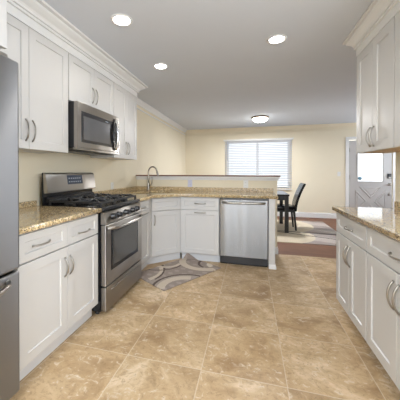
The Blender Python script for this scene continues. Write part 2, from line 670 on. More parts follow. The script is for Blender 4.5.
def door(root, T, u0, u1, w0, w1, hu=None, hw=None, vertical=True, L=0.13, name='door', stile=0.062):
    d = MB().shaker(T, u0 + G, u1 - G, w0 + G, w1 - G, 0.0005, stile=stile).build(name, 'cabinet', root)
    if hu is not None:
        h = MB().pull(T, hu, hw, 0.0205, L, vertical).build('handle', 'nickel', d)
    return d


def hinge(root, T, u, w_):
    MB().tbox(T, u - 0.004, u + 0.004, w_ - 0.012, w_ + 0.012, -0.002, 0.006).build('hinge', 'nickel', root)


# ------------------------------------------------------------------ left base cabinet
c = thing('base_cabinet', (-1.5, 1.525, 0), 'white base cabinet with two drawers and two doors, between refrigerator and range', 'cabinet')
y0, y1, ym = 1.126, 1.912, 1.531
MB().tbox(TL, y0, y1, 0.10, CB - 0.001, -0.61, 0).build('body', 'cabinet', c)
MB().tbox(TL, y0, y1, 0.0, 0.10, -0.60, -0.045).build('toe_kick', 'toe', c)
door(c, TL, y0 + 0.004, ym, 0.115, 0.70, ym - 0.026, 0.565)
door(c, TL, ym, y1 - 0.004, 0.115, 0.70, ym + 0.026, 0.565)
door(c, TL, y0 + 0.004, ym, 0.706, 0.868, (y0 + ym) / 2 - 0.03, 0.785, False, 0.14, 'drawer', 0.045)
door(c, TL, ym, y1 - 0.004, 0.706, 0.868, (y1 + ym) / 2, 0.765, False, 0.14, 'drawer', 0.045)

# small cabinet right of the range
c = thing('base_cabinet', (-1.5, 2.9, 0), 'narrow white base cabinet with one drawer, right of the range', 'cabinet')
y0, y1 = 2.688, 3.118
MB().tbox(TL, y0, y1, 0.10, CB - 0.001, -0.61, 0).build('body', 'cabinet', c)
MB().tbox(TL, y0, y1, 0.0, 0.10, -0.60, -0.045).build('toe_kick', 'toe', c)
door(c, TL, y0 + 0.004, y1 - 0.05, 0.115, 0.70, y0 + 0.03, 0.5)
door(c, TL, y0 + 0.004, y1 - 0.05, 0.706, 0.868, (y0 + y1) / 2 - 0.04, 0.79, False, 0.12, 'drawer', 0.04)

# corner sink cabinet: diagonal front
k = 1 / math.sqrt(2)
P0 = Vector((A - 0.012, 3.128))
P1 = Vector((-0.924, D + 0.012))
diag_len = (P1 - P0).length
ud = (P1 - P0).normalized()
nd = Vector((ud.y, -ud.x))
TD = lambda u, w_, n: (P0.x + ud.x * u + nd.x * (n - 0.02), P0.y + ud.y * u + nd.y * (n - 0.02), w_)
c = thing('corner_cabinet', (-1.35, 3.6, 0), 'white diagonal corner cabinet under the kitchen faucet', 'cabinet')
a0 = TD(0, 0, 0)
a1 = TD(diag_len, 0, 0)
poly = [(a0[0], a0[1]), (a1[0], a1[1]), (-0.926, 4.06), (XL + 0.003, 4.06), (XL + 0.003, 3.121), (a0[0], 3.121)]
MB().prism(poly, lambda a, b, z: (a, b, z), 0.10, 0.69).build('body', 'cabinet', c)
MB().tbox(TD, 0.0, diag_len, 0.692, CB - 0.001, -0.02, 0).build('top_rail', 'cabinet', c)
MB().tbox(TD, -0.03, diag_len + 0.03, 0, 0.10, -0.07, -0.045).build('toe_kick', 'toe', c)
door(c, TD, 0.012, diag_len - 0.003, 0.115, 0.70, 0.05, 0.585)
door(c, TD, 0.012, diag_len - 0.003, 0.706, 0.868, None, None, False, 0.1, 'false_drawer', 0.045)

MB().box(-0.940, -0.9215, 3.447, 3.50, 0.10, CB - 0.001).build('corner_filler', 'cabinet', c)

# peninsula cabinet
c = thing('base_cabinet', (-0.66, 3.75, 0), 'white pull-out base cabinet left of the dishwasher with two horizontal pulls', 'cabinet')
x0, x1 = -0.921, -0.394
MB().tbox(TP, x0, x1, 0.10, CB - 0.001, -0.60, 0).build('body', 'cabinet', c)
MB().tbox(TP, x0, x1, 0.0, 0.10, -0.59, -0.045).build('toe_kick', 'toe', c)
door(c, TP, x0 + 0.003, x1 - 0.004, 0.115, 0.70, (x0 + x1) / 2 + 0.005, 0.668, False, 0.15, 'pull_out_door', 0.058)
door(c, TP, x0 + 0.003, x1 - 0.004, 0.706, 0.868, (x0 + x1) / 2 + 0.005, 0.79, False, 0.15, 'drawer', 0.045)
# end panel
c = thing('end_panel', (0.26, 3.75, 0), 'white end panel closing the peninsula right of the dishwasher', 'panel')
MB().box(0.224, 0.302, D, 4.068, 0, CB - 0.001, 0.0015).build('panel', 'cabinet', c)
mb = MB().sweep([(0.225, D), (0.302, D), (0.302, 4.052)], [(0, 0), (0.012, 0), (0.012, 0.03), (0.006, 0.05), (0, 0.055)])
mb.build('base_shoe', 'trim', c)

# right base cabinets
def right_base(y0, ym, y1, label, far):
    c = thing('base_cabinet', (0.95, (y0 + y1) / 2, 0), label, 'cabinet')
    MB().tbox(TR, y0, y1, 0.10, CB - 0.001, -0.43, 0).build('body', 'cabinet', c)
    MB().tbox(TR, y0, y1, 0.0, 0.10, -0.42, -0.06).build('toe_kick', 'toe', c)
    door(c, TR, ym, y1 - 0.004, 0.115, 0.70, ym + 0.028, 0.575, L=0.15)
    door(c, TR, y0 + 0.004, ym, 0.115, 0.70, ym - 0.028, 0.575, L=0.15)
    door(c, TR, y0 + 0.004, y1 - 0.004, 0.706, 0.868, (y0 + y1) / 2, 0.785, False, 0.14, 'drawer', 0.05)


right_base(1.940, 2.250, 2.552, 'white base cabinet at the far end of the right run, two doors below a drawer', True)
right_base(1.205, 1.577, 1.938, 'white base cabinet at the right picture edge, second of the right run', False)

# ------------------------------------------------------------------ countertops
def slab(name, outer, holes, z0, z1, mat, parent):
    cu = bpy.data.curves.new(name + '_c', 'CURVE')
    cu.dimensions = '2D'
    cu.fill_mode = 'BOTH'
    bev = 0.006
    cu.extrude = (z1 - z0) / 2 - bev
    cu.bevel_depth = bev
    cu.bevel_resolution = 2
    cu.offset = -bev
    for pl in [outer] + holes:
        sp = cu.splines.new('POLY')
        sp.points.add(len(pl) - 1)
        for p, q in zip(sp.points, pl):
            p.co = (q[0], q[1], 0, 1)
        sp.use_cyclic_u = True
    o = bpy.data.objects.new(name + '_c', cu)
    COL.objects.link(o)
    dg = bpy.context.evaluated_depsgraph_get()
    me = bpy.data.meshes.new_from_object(o.evaluated_get(dg))
    bpy.data.objects.remove(o)
    bm = bmesh.new()
    bm.from_mesh(me)
    bmesh.ops.translate(bm, verts=bm.verts, vec=(0, 0, (z0 + z1) / 2))
    m = MB()
    m.bm.free()
    m.bm = bm
    return m.build(name, mat, parent)


c = thing('countertop', (-1.54, 1.52, CB), 'tan speckled granite countertop between refrigerator and range', 'countertop')
slab('slab', [(XL + 0.002, 1.117), (-1.200, 1.117), (-1.200, 1.918), (XL + 0.002, 1.918)], [], CB, CT, 'granite', c)
MB().box(XL + 0.001, XL + 0.021, 1.13, 1.905, CT - 0.0005, 0.963, 0.002).build('backsplash', 'granite_splash', c)

c = thing('countertop', (-0.8, 3.7, CB), 'L-shaped tan granite countertop with the sink, running over the dishwasher', 'countertop')
sc = Vector((-1.385, 3.575))
sa = Vector((k, k))
sb = Vector((k, -k))


def rrect(c0, hu, hv, r, n=5):
    pts = []
    for (su, sv, a0_) in ((1, 1, 0), (-1, 1, PI / 2), (-1, -1, PI), (1, -1, 1.5 * PI)):
        for i in range(n + 1):
            a_ = a0_ + PI / 2 * i / n
            u = su * (hu - r) + r * math.cos(a_)
            v = sv * (hv - r) + r * math.sin(a_)
            pts.append((c0.x + sa.x * u + sb.x * v, c0.y + sa.y * u + sb.y * v))
    return pts


outer = [(XL + 0.002, 2.686), (-1.200, 2.686), (-1.200, 3.108), (-0.906, 3.404), (0.333, 3.404), (0.333, 4.068), (XL + 0.002, 4.068)]
slab('slab', outer, [rrect(sc, 0.29, 0.185, 0.05)], CB, CT, 'granite', c)
mb = MB().box(XL + 0.001, XL + 0.021, 2.70, 4.068, CT - 0.0005, 0.972, 0.002)
mb.box(XL + 0.022, 0.330, 4.048, 4.068, CT - 0.0005, 0.972, 0.002)
mb.build('backsplash', 'granite_splash', c)

c = thing('countertop', (0.94, 1.6, CB), 'tan granite countertop on the right, mirroring the entry door window', 'countertop')
slab('slab', [(0.700, -0.3), (XR - 0.002, -0.3), (XR - 0.002, 2.573), (0.700, 2.573)], [], CB, CT, 'granite', c)
MB().box(XR - 0.021, XR - 0.001, -0.28, 2.57, CT - 0.0005, 0.972, 0.002).build('backsplash', 'granite_splash', c)

# sink bowl
mb = MB()
r_top, r_bot = rrect(sc, 0.292, 0.187, 0.05), rrect(sc, 0.27, 0.165, 0.05)
bm = mb.bm
zt = CB - 0.005
v0 = [bm.verts.new((*p, zt)) for p in rrect(sc, 0.31, 0.205, 0.055)]
v1 = [bm.verts.new((*p, zt)) for p in r_top]
v2 = [bm.verts.new((*p, zt - 0.16)) for p in r_bot]
n = len(v1)
for a, b in ((v0, v1), (v1, v2)):
    for i in range(n):
        bm.faces.new((a[i], a[(i + 1) % n], b[(i + 1) % n], b[i]))
bm.faces.new(v2)
sk = thing('sink', (sc.x, sc.y, zt - 0.16), 'undermount steel sink set into the corner granite counter', 'sink')
so = mb.build('bowl', 'sink', sk)
sm_ = so.modifiers.new('thickness', 'SOLIDIFY')
sm_.thickness = 0.003
sm_.offset = -1
MB().lathe([(0, 0.002), (0.03, 0.004), (0.042, 0.003), (0.044, 0)], (sc.x, sc.y, zt - 0.158), 20).build('drain', 'chrome', sk)

# faucet
fb = Vector((-1.612, 3.965, CT))
f = thing('faucet', fb, 'brushed nickel gooseneck faucet in the counter corner', 'faucet')
MB().lathe([(0, 0), (0.03, 0), (0.03, 0.012), (0.024, 0.02), (0.021, 0.05), (0.0205, 0.11), (0.016, 0.125), (0, 0.125)], fb, 24).build('base', 'nickel', f)
fd = Vector((0.95, -0.3, 0)).normalized()
pts, rad = [], []
for z in (0.12, 0.18, 0.25, 0.29):
    pts.append(fb + Vector((0, 0, z)))
    rad.append(0.0125)
R_ = 0.088
for i in range(1, 13):
    a_ = PI * i / 12 * 0.93
    pts.append(fb + Vector((0, 0, 0.29)) + fd * (R_ - R_ * math.cos(a_)) + Vector((0, 0, R_ * 1.05 * math.sin(a_))))
    rad.append(0.0125)
MB().tube(pts, rad, 12).build('spout', 'nickel', f)
e = pts[-1]
d_ = (pts[-1] - pts[-2]).normalized()
MB().tube([e - d_ * 0.005, e + d_ * 0.02, e + d_ * 0.06, e + d_ * 0.085], [0.014, 0.0165, 0.017, 0.015], 14).build('spray_head', 'nickel', f)
hp = fb + Vector((0.0, 0, 0.07))
hd = Vector((0.9, -0.35, 0)).normalized()
MB().tube([hp + hd * 0.015, hp + hd * 0.05 + Vector((0, 0, 0.012)), hp + hd * 0.075 + Vector((0, 0, 0.05)), hp + hd * 0.08 + Vector((0, 0, 0.12)), hp + hd * 0.075 + Vector((0, 0, 0.15))],
          [0.012, 0.013, 0.010, 0.007, 0.008], 12).build('lever', 'nickel', f)

# ------------------------------------------------------------------ upper cabinets, left
UB, UT = 1.385, 2.272


def upper(T, y0, y1, w0, label, ym, depth, hL, hside, st=0.062, hinges=False, loc=None):
    p = T((y0 + y1) / 2, w0, -depth / 2)
    c = thing('wall_cabinet', p, label, 'cabinet')
    MB().tbox(T, y0, y1, w0 + 0.002, 2.345, -depth, 0).build('body', 'cabinet', c)
    for a_, b_, s in ((y0 + 0.003, ym, -1), (ym, y1 - 0.003, 1)):
        door(c, T, a_, b_, w0, UT, ym + s * 0.030, w0 + hL, True, 0.155, 'door', st)
    return c


upper(TU, 1.104, 1.949, UB, 'tall white wall cabinet between refrigerator and microwave', 1.526, 0.298, 0.135, 0)
upper(TU, 1.952, 2.735, 1.855, 'short white wall cabinet above the microwave', 2.338, 0.298, 0.137, 0, 0.058)
c = upper(TU, 2.738, 3.380, UB, 'narrow white wall cabinet right of the microwave', 3.073, 0.298, 0.135, 0, 0.055)
for zz in (1.52, 2.10 - 0.22):
    MB().box(UXL - 0.012, UXL - 0.004, 3.3802, 3.392, zz, zz + 0.02).build('hinge', 'nickel', c)
# cabinet over the fridge
c = thing('wall_cabinet', (-1.55, 0.6, 1.87), 'deep white cabinet above the refrigerator at the left edge', 'cabinet')
TF = lambda u, w_, n: (-1.27 + n, u, w_)
MB().tbox(TF, 0.16, 1.094, 1.885, 2.345, -0.598, 0).build('body', 'cabinet', c)
door(c, TF, 0.165, 0.63, 1.875, UT, 0.60, 1.97, True, 0.12)
door(c, TF, 0.63, 1.092, 1.875, UT, 0.66, 1.97, True, 0.12)
# crown over the left cabinets with its frieze
cpc = [(-0.0185, UT + 0.003), (0, UT + 0.003), (0, 2.340), (0.018, 2.340), (0.020, 2.354), (0.012, 2.357), (0.012, 2.361), (0.026, 2.363), (0.030, 2.374), (0.040, 2.386), (0.062, 2.398), (0.084, 2.412), (0.090, 2.422), (0.084, 2.426), (0.084, 2.431), (0.116, 2.433), (0.118, H - 0.0005), (-0.0185, H - 0.0005)]
mb = MB().sweep([(-1.25, -0.2), (-1.25, 1.1), (UXL, 1.1), (UXL, 3.392), (XL + 0.002, 3.392)], cpc)
struct(mb, 'trim_4', 'trim', 'white stepped crown moulding on top of the left wall cabinets', 'crown moulding')

# upper cabinets, right
for (a_, b_, m_, lab) in ((2.072, 2.718, 2.396, 'white wall cabinet at the far end of the right row, its two pulls showing'),
                          (1.40, 2.070, 1.74, 'white wall cabinet cut by the right edge of the picture')):
    c = upper(TV, a_, b_, UB, lab, m_, 0.228, 0.115, 0, 0.072)
    MB().tbox(TV, a_ + 0.004, b_ - 0.004, UB - 0.0005, UB + 0.0015, -0.226, -0.002).build('underside', 'underside', c)
mb = MB().sweep([(XR - 0.001, 2.726), (UXR, 2.726), (UXR, 0.4)], [(o * 0.74 if o > 0 else o, z) for o, z in cpc])
struct(mb, 'trim_5', 'trim', 'white stepped crown moulding on top of the right wall cabinets', 'crown moulding')

# ------------------------------------------------------------------ refrigerator
FX = -1.175
FY0, FY1 = 0.20, 1.098
fr = thing('refrigerator', (-1.5, 0.65, 0), 'tall brushed stainless refrigerator at the left picture edge', 'refrigerator')
MB().box(XL + 0.02, FX - 0.075, FY0, FY1, 0.02, 1.79, 0.004).build('body', 'darkside', fr)
MB().box(FX - 0.071, FX, FY0 + 0.451, FY1, 0.71, 1.80, 0.012, 4).build('door', 'steel_fridge', fr)
dl = MB().box(FX - 0.071, FX, FY0, FY0 + 0.447, 0.71, 1.80, 0.012, 4).build('door', 'steel_fridge', fr)
fz = MB().box(FX - 0.071, FX, FY0, FY1, 0.06, 0.70, 0.012, 4).build('freezer_drawer', 'steel_fridge', fr)
MB().tube([(FX - 0.001, FY1 - 0.070, 0.668), (FX + 0.030, FY1 - 0.092, 0.662), (FX + 0.048, FY1 - 0.15, 0.652), (FX + 0.055, 0.65, 0.645), (FX + 0.05, FY0 + 0.18, 0.648), (FX + 0.035, FY0 + 0.12, 0.652), (FX - 0.001, FY0 + 0.095, 0.66)],
          0.012, 10).build('handle', 'steel', fz)
MB().tube([(FX - 0.001, FY0 + 0.51, 0.80), (FX + 0.045, FY0 + 0.51, 0.84), (FX + 0.055, FY0 + 0.51, 1.2), (FX + 0.045, FY0 + 0.51, 1.56), (FX - 0.001, FY0 + 0.51, 1.6)], 0.012, 10).build('handle', 'steel', bpy.data.objects['door'] if False else [o for o in fr.children if o.name.startswith('door')][0])
MB().box(FX - 0.10, FX - 0.02, FY1 - 0.14, FY1 - 0.05, 1.801, 1.822, 0.004).build('hinge_cover', 'steel', fr)
MB().box(XL + 0.05, FX - 0.09, FY0 + 0.02, FY1 - 0.02, 0, 0.019).build('base', 'blackmat', fr)

# ------------------------------------------------------------------ microwave
mw = thing('microwave', (-1.68, 2.355, 1.42), 'stainless over-the-range microwave with black glass door', 'microwave')
MX = -1.475
my0, my1, mz0, mz1 = 1.975, 2.733, 1.418, 1.850
MB().box(XL + 0.004, MX - 0.041, my0 + 0.002, my1, mz0, mz1, 0.002).build('body', 'darkside', mw)
TM = lambda u, w_, n: (MX - 0.04 + n, u, w_)
dr = MB().tbox(TM, my0, my1, mz0 + 0.022, mz1, 0.0, 0.04, 0.004).build('door_frame', 'steel', mw)
# dark glass recessed in the steel front
MB().tbox(TM, my0 + 0.052, my1 - 0.118, mz0 + 0.072, mz1 - 0.078, 0.0405, 0.042, 0.0006, 1).build('door_glass', 'dark_glass', dr)
MB().tbox(TM, my0 + 0.082, my1 - 0.215, mz0 + 0.098, mz1 - 0.118, 0.0421, 0.0428).build('window', 'mw_glass', dr)
MB().tbox(TM, my1 - 0.095, my1 - 0.018, mz0 + 0.075, mz1 - 0.075, 0.0405, 0.0425, 0.0006, 1).build('control_panel', 'dark_glass', mw)
MB().tbox(TM, my1 - 0.30, my1 - 0.25, mz1 - 0.105, mz1 - 0.098, 0.0425, 0.0432).build('badge', 'lit_mark', mw)
# curved handle with dark backing
ar = []
for i in range(17):
    t = i / 16
    ar.append((my1 - 0.115 - 0.012 * math.sin(PI * t), mz0 + 0.045 + t * (mz1 - mz0 - 0.085), t))
hb = MB()
hb.tube([TM(u - 0.02 * math.sin(PI * t) - 0.012, w_, 0.043 + 0.016 * math.sin(PI * t)) for u, w_, t in ar], [0.008 + 0.012 * math.sin(PI * t) for u, w_, t in ar], 10, True, 0.5)
hh = hb.build('handle_grip', 'black', dr)
MB().tube([TM(u + 0.022, w_, 0.042 + 0.04 * math.sin(PI * t) ** 0.7) for u, w_, t in ar], [0.0125] * 17, 12).build('handle', 'chrome', dr)
mb = MB().tbox(TM, my0, my1, mz0, mz0 + 0.02, -0.05, 0.036, 0.002)
mb.build('vent_strip', 'steel', mw)
MB().box(XL + 0.08, MX - 0.12, my0 + 0.06, my1 - 0.06, mz0 - 0.006, mz0 - 0.0005).build('underside_filter', 'darkside', mw)

# ------------------------------------------------------------------ range
ra = thing('gas_range', (-1.5, 2.295, 0), 'stainless gas range with black grates and five knobs', 'range')
ry0, ry1 = 1.924, 2.681
RX = -1.170
TG = lambda u, w_, n: (RX - 0.045 + n, u, w_)
MB().box(XL + 0.004, RX - 0.047, ry0, ry1, 0.035, 0.888).build('body', 'black', ra)
for y in (ry0 + 0.04, ry1 - 0.04):
    for x in (RX - 0.10, XL + 0.10):
        MB().lathe([(0, 0), (0.02, 0), (0.02, 0.01), (0.012, 0.034), (0, 0.034)], (x, y, 0), 14).build('foot', 'blackmat', ra)
od = MB().tbox(TG, ry0 + 0.006, ry1 - 0.002, 0.25, 0.765, 0.0, 0.045, 0.004).build('oven_door', 'steel', ra)
MB().tbox(TG, ry0 + 0.095, ry1 - 0.105, 0.36, 0.715, 0.0452, 0.0465).build('door_glass', 'black', od)
MB().tbox(TG, ry0 + 0.125, ry1 - 0.135, 0.395, 0.685, 0.0466, 0.0472).build('window', 'oven_glass', od)
hp_ = []
for i in range(21):
    t = i / 20
    s = math.sin(PI * t)
    hp_.append(TG(ry0 + 0.03 + t * (ry1 - ry0 - 0.055), 0.738, 0.046 + 0.052 * min(1, s * 2.6) + 0.012 * s))
MB().tube(hp_, [0.0145] * 21, 12).build('handle', 'steel', od)
dw_ = MB().tbox(TG, ry0 + 0.006, ry1 - 0.002, 0.04, 0.238, 0.0, 0.043, 0.004).build('drawer', 'steel', ra)
MB().tube([TG(ry0 + 0.10 + i / 12 * (ry1 - ry0 - 0.16), 0.192 + 0.004 * math.sin(PI * i / 12), 0.044) for i in range(13)], [0.004] + [0.009] * 11 + [0.004], 10, True, 0.8).build('pull_ridge', 'steel', dw_)
# slanted control panel
pr = [(RX - 0.045, 0.772), (RX - 0.003, 0.772), (RX - 0.001, 0.785), (RX - 0.018, 0.872), (RX - 0.045, 0.878)]
cpn = MB().prism(pr, lambda a_, b_, c_: (a_, c_, b_), ry0 + 0.002, ry1 - 0.002, 0.002).build('control_panel', 'steel', ra)
for u in (ry0 + 0.135, ry0 + 0.235, ry0 + 0.378, ry0 + 0.525, ry0 + 0.628):
    ax = Vector((0.98, 0, 0.19))
    kb = MB().lathe([(0, 0), (0.029, 0), (0.029, 0.007), (0.025, 0.012), (0.0235, 0.032), (0.020, 0.037), (0, 0.037)], (RX - 0.0095, u, 0.824), 22, ax).build('knob', 'black', ra)
    MB().box(RX + 0.023, RX + 0.034, u - 0.004, u + 0.004, 0.812, 0.849, 0.002).build('grip', 'darkside', kb)
# cooktop
mb = MB().box(XL + 0.075, RX - 0.02, ry0 - 0.000, ry1, 0.8885, 0.918, 0.006)
mb.build('cooktop', 'black', ra)
gy = [(ry0 + 0.025, ry0 + 0.255), (ry0 + 0.262, ry1 - 0.262), (ry1 - 0.255, ry1 - 0.025)]
for (a_, b_) in gy:
    g = MB()
    gx0, gx1 = -1.765, -1.225
    z0, z1 = 0.942, 0.96
    t_ = 0.013
    g.box(gx0, gx1, a_, a_ + t_, z0, z1, 0.002, 1).box(gx0, gx1, b_ - t_, b_, z0, z1, 0.002, 1)
    g.box(gx0, gx0 + t_, a_ + t_, b_ - t_, z0, z1, 0.002, 1).box(gx1 - t_, gx1, a_ + t_, b_ - t_, z0, z1, 0.002, 1)
    m_ = (a_ + b_) / 2
    mx_ = (gx0 + gx1) / 2
    g.box(mx_ - t_ / 2, mx_ + t_ / 2, a_ + t_, b_ - t_, z0, z1, 0.002, 1)
    for bx in ((gx0 + mx_) / 2, (gx1 + mx_) / 2):
        for q in range(8):
            an = PI / 4 * q
            ex, ey = (mx_ - gx0) / 2 - 0.004, (b_ - a_) / 2 - 0.004
            sc_ = min(ex / max(abs(math.cos(an)), 1e-3), ey / max(abs(math.sin(an)), 1e-3))
            dx_, dy_ = math.cos(an), math.sin(an)
            g.tube([(bx + dx_ * sc_, m_ + dy_ * sc_, z0 + 0.009), (bx + dx_ * sc_ * 0.75, m_ + dy_ * sc_ * 0.75, z1 + 0.004), (bx + dx_ * 0.035, m_ + dy_ * 0.035, z1 + 0.010), (bx + dx_ * 0.028, m_ + dy_ * 0.028, z1 - 0.004)], [0.0065, 0.008, 0.0075, 0.006], 6)
    for xx in (gx0 + 0.01, gx1 - 0.01, (gx0 + gx1) / 2):
        for yy in (a_ + 0.008, b_ - 0.008):
            g.box(xx - 0.008, xx + 0.008, yy - 0.0075, yy + 0.0075, 0.9175, z0 + 0.001)
    g.build('grate', 'blackmat', ra)
for (xx, yy, r) in ((-1.63, ry0 + 0.14, 0.038), (-1.36, ry0 + 0.14, 0.045), (-1.495, (ry0 + ry1) / 2, 0.05), (-1.63, ry1 - 0.14, 0.035), (-1.36, ry1 - 0.14, 0.045)):
    MB().lathe([(0, 0.9175), (r + 0.012, 0.9175), (r + 0.01, 0.924), (r, 0.926), (r * 0.95, 0.931), (0, 0.932)], (xx, yy, 0), 22).build('burner', 'blackmat', ra)
# backguard
XLB = XL
TB = lambda a_, b_, c_: (a_, c_, b_)
bgp = [(XL + 0.058, 0.90), (XLB + 0.074, 0.90), (XLB + 0.074, 1.02), (XLB + 0.066, 1.205), (XL + 0.058, 1.212)]
bk_ = MB().prism(bgp, TB, ry0 - 0.004, ry1 - 0.004, 0.003).build('backguard', 'black', ra)
csp = [(XLB + 0.076, 1.022), (XLB + 0.118, 1.026), (XLB + 0.122, 1.036), (XLB + 0.098, 1.19), (XLB + 0.086, 1.206), (XLB + 0.066, 1.209)]
cns = MB().prism(csp, TB, ry0 + 0.0, ry1 - 0.010, 0.003).build('console', 'steel', bk_)


def TC(u, s, n):  # on the slanted console face; s up the slope
    p0, p1 = Vector((XLB + 0.122, 1.036)), Vector((XLB + 0.098, 1.19))
    d = (p1 - p0).normalized()
    nn = Vector((d.y, -d.x))
    p = p0 + d * s + nn * n
    return (p.x, u, p.y)


MB().tbox(TC, ry0 + 0.275, ry0 + 0.515, 0.058, 0.150, 0.0004, 0.0025, 0.0008, 1).build('display', 'display', bk_)
for r in range(2):
    for i in range(6):
        MB().tbox(TC, ry0 + 0.295 + i * 0.034, ry0 + 0.312 + i * 0.034, 0.078 + r * 0.035, 0.088 + r * 0.035, 0.0027, 0.0031).build('button', 'lit_mark', bk_)
mb = MB()
pl = [(XLB + 0.0745, 0.935), (XLB + 0.10, 0.935), (XLB + 0.108, 0.955), (XLB + 0.09, 0.985), (XLB + 0.0745, 0.99)]
mb.prism(pl, TB, ry0 + 0.02, ry1 - 0.012, 0.003).build('vent_lip', 'black', bk_)

# ------------------------------------------------------------------ dishwasher
dw = thing('dishwasher', (-0.09, 3.75, 0), 'stainless dishwasher in the peninsula with a wide bar handle', 'dishwasher')
x0, x1 = -0.390, 0.221
MB().box(x0 + 0.004, x1 - 0.004, D + 0.03, 4.04, 0.02, 0.862).build('body', 'darkside', dw)
TW = lambda u, w_, n: (u, D + 0.026 - n, w_)
dd = MB().tbox(TW, x0 + 0.006, x1 - 0.006, 0.112, 0.856, 0.0, 0.030, 0.005).build('door', 'steel_dw', dw)
hp_ = []
for i in range(25):
    t = i / 24
    s = math.sin(PI * t)
    hp_.append(TW(x0 + 0.04 + t * (x1 - x0 - 0.08), 0.818, 0.0295 + 0.035 * min(1, s * 3.2) + 0.006 * s))
MB().tube(hp_, [0.012] * 25, 10, True, 1.25).build('handle', 'nickel', dd)
MB().tbox(TW, -0.105, -0.065, 0.812, 0.824, 0.0835, 0.0845).build('badge', 'plastic', dd)
MB().tbox(TW, x0 + 0.006, x1 - 0.006, 0.8575, 0.877, -0.02, 0.018).build('control_strip', 'black', dw)
MB().tbox(TW, x0 + 0.006, x1 - 0.006, 0.0, 0.108, -0.03, -0.012, 0.002).build('toe_panel', 'black', dw)

# ------------------------------------------------------------------ corner rug
def quad_rug(name, P, nu, nv, colf, zf, label, th=0.008):
    """P(u,v)->(x,y); grid mesh with a woven colour pattern"""
    bm = bmesh.new()
    L = bm.loops.layers.float_color.new('weave')
    grid = [[bm.verts.new(zf(*P(i / nu, j / nv))) for j in range(nv + 1)] for i in range(nu + 1)]
    for i in range(nu):
        for j in range(nv):
            f_ = bm.faces.new((grid[i][j], grid[i + 1][j], grid[i + 1][j + 1], grid[i][j + 1]))
            x_, y_ = P((i + 0.5) / nu, (j + 0.5) / nv)
            cc = colf((i + 0.5) / nu, (j + 0.5) / nv, x_, y_)
            for lp in f_.loops:
                lp[L] = (*cc, 1)
            f_.smooth = True
    bmesh.ops.recalc_face_normals(bm, faces=bm.faces)
    if bm.faces[0].normal.z < 0 if not bm.faces.ensure_lookup_table() else False:
        bmesh.ops.reverse_faces(bm, faces=bm.faces)
    m = MB()
    m.bm.free()
    m.bm = bm
    c0 = P(0.5, 0.5)
    o = m.build(name, 'rug', None, (c0[0], c0[1], 0.001))
    md = o.modifiers.new('pile', 'SOLIDIFY')
    md.thickness = th
    md.offset = 1
    return tag(o, label, 'rug')


CR, CRL, TAUPE, TAUPE2, BRN = (0.60, 0.51, 0.41), (0.68, 0.60, 0.50), (0.33, 0.27, 0.235), (0.40, 0.335, 0.29), (0.14, 0.105, 0.09)
R1, R2 = Vector((-0.845, 2.495)), Vector((-0.353, 3.277))
rl = (R2 - R1).length
ru = (R2 - R1).normalized()
rv = Vector((-ru.y, ru.x))
RW = 0.575


def ring(x, y, cx, cy, r0, r1, a0=-400, a1=400):
    d = math.hypot(x - cx, y - cy)
    a = math.degrees(math.atan2(y - cy, x - cx))
    return r0 < d < r1 and a0 < a < a1


def rug_col(u, v, x, y):
    a, b = u * rl, v * RW        # metres along the long side, across
    c = TAUPE if (math.sin(a * 60) + math.sin(b * 47)) < 0.9 else TAUPE2
    # broad lighter field
    if ring(a, b, 0.10, -0.28, 0.40, 0.56):
        c = TAUPE2
    if ring(a, b, 0.20, -0.12, 0.225, 0.315, 35, 140):
        c = CR
    if ring(a, b, 0.20, -0.12, 0.345, 0.375, 20, 150):
        c = BRN
    if ring(a, b, 0.10, 0.62, 0.26, 0.33, -100, -20):
        c = CR
    if ring(a, b, 0.02, 0.72, 0.43, 0.455, -80, -15):
        c = BRN
    if ring(a, b, 0.93, 0.30, 0.24, 0.33, 110, 250) or ring(a, b, 0.93, 0.30, 0.24, 0.33, -260, -110):
        c = CR
    if ring(a, b, 0.95, 0.16, 0.165, 0.195, 95, 180):
        c = BRN
    if ring(a, b, 0.96, 0.10, 0.06, 0.13, 90, 180):
        c = CRL
    if ring(a, b, 0.55, 0.62, 0.16, 0.205, -180, -60):
        c = CR
    if ring(a, b, 0.50, 0.70, 0.30, 0.322, -170, -70):
        c = BRN
    return c


def rug_z(x, y):
    z = 0.002
    yt, xt = D + 0.02 + 0.045 - 0.016, A - 0.02 - 0.045 + 0.016
    if y > yt:
        e_ = y - yt
        y = yt - 0.002
        z += e_
    if x < xt:
        e_ = xt - x
        x = xt + 0.002
        z += e_
    return (x, y, z)


quad_rug('kitchen_mat', lambda u, v: tuple(R1 + ru * (u * rl) + rv * (v * RW)), 150, 96, rug_col, rug_z, 'taupe kitchen mat with cream and brown swirls before the corner cabinet')


def drug_col(u, v, x, y):
    gl, gd, cr, dk = (0.46, 0.40, 0.36), (0.35, 0.30, 0.275), (0.58, 0.50, 0.38), (0.09, 0.075, 0.07)
    c = gl if (int((y + 0.35 * x) * 2.6) % 2 == 0) else gd
    if ring(x, y, 0.52, 5.32, 0, 0.64):
        c = cr
    if ring(x, y, 0.50, 6.32, 0, 0.84):
        c = cr
    if ring(x, y, -0.3, 4.2, 0, 0.85):
        c = gd
    if abs(y - 5.62 + 0.06 * (x - 0.9)) < 0.03 or abs(y - 5.42 + 0.40 * (x - 0.9)) < 0.022:
        c = dk
    if abs(y - 5.98 + 0.55 * (x - 1.2)) < 0.02:
        c = (0.66, 0.61, 0.55)
    return c


quad_rug('dining_rug', lambda u, v: (-0.75 + u * 2.43, 4.765 + v * 2.17), 200, 180, drug_col, lambda x, y: (x, y, 0.001), 'large grey and cream patterned rug under the dining table', 0.007)

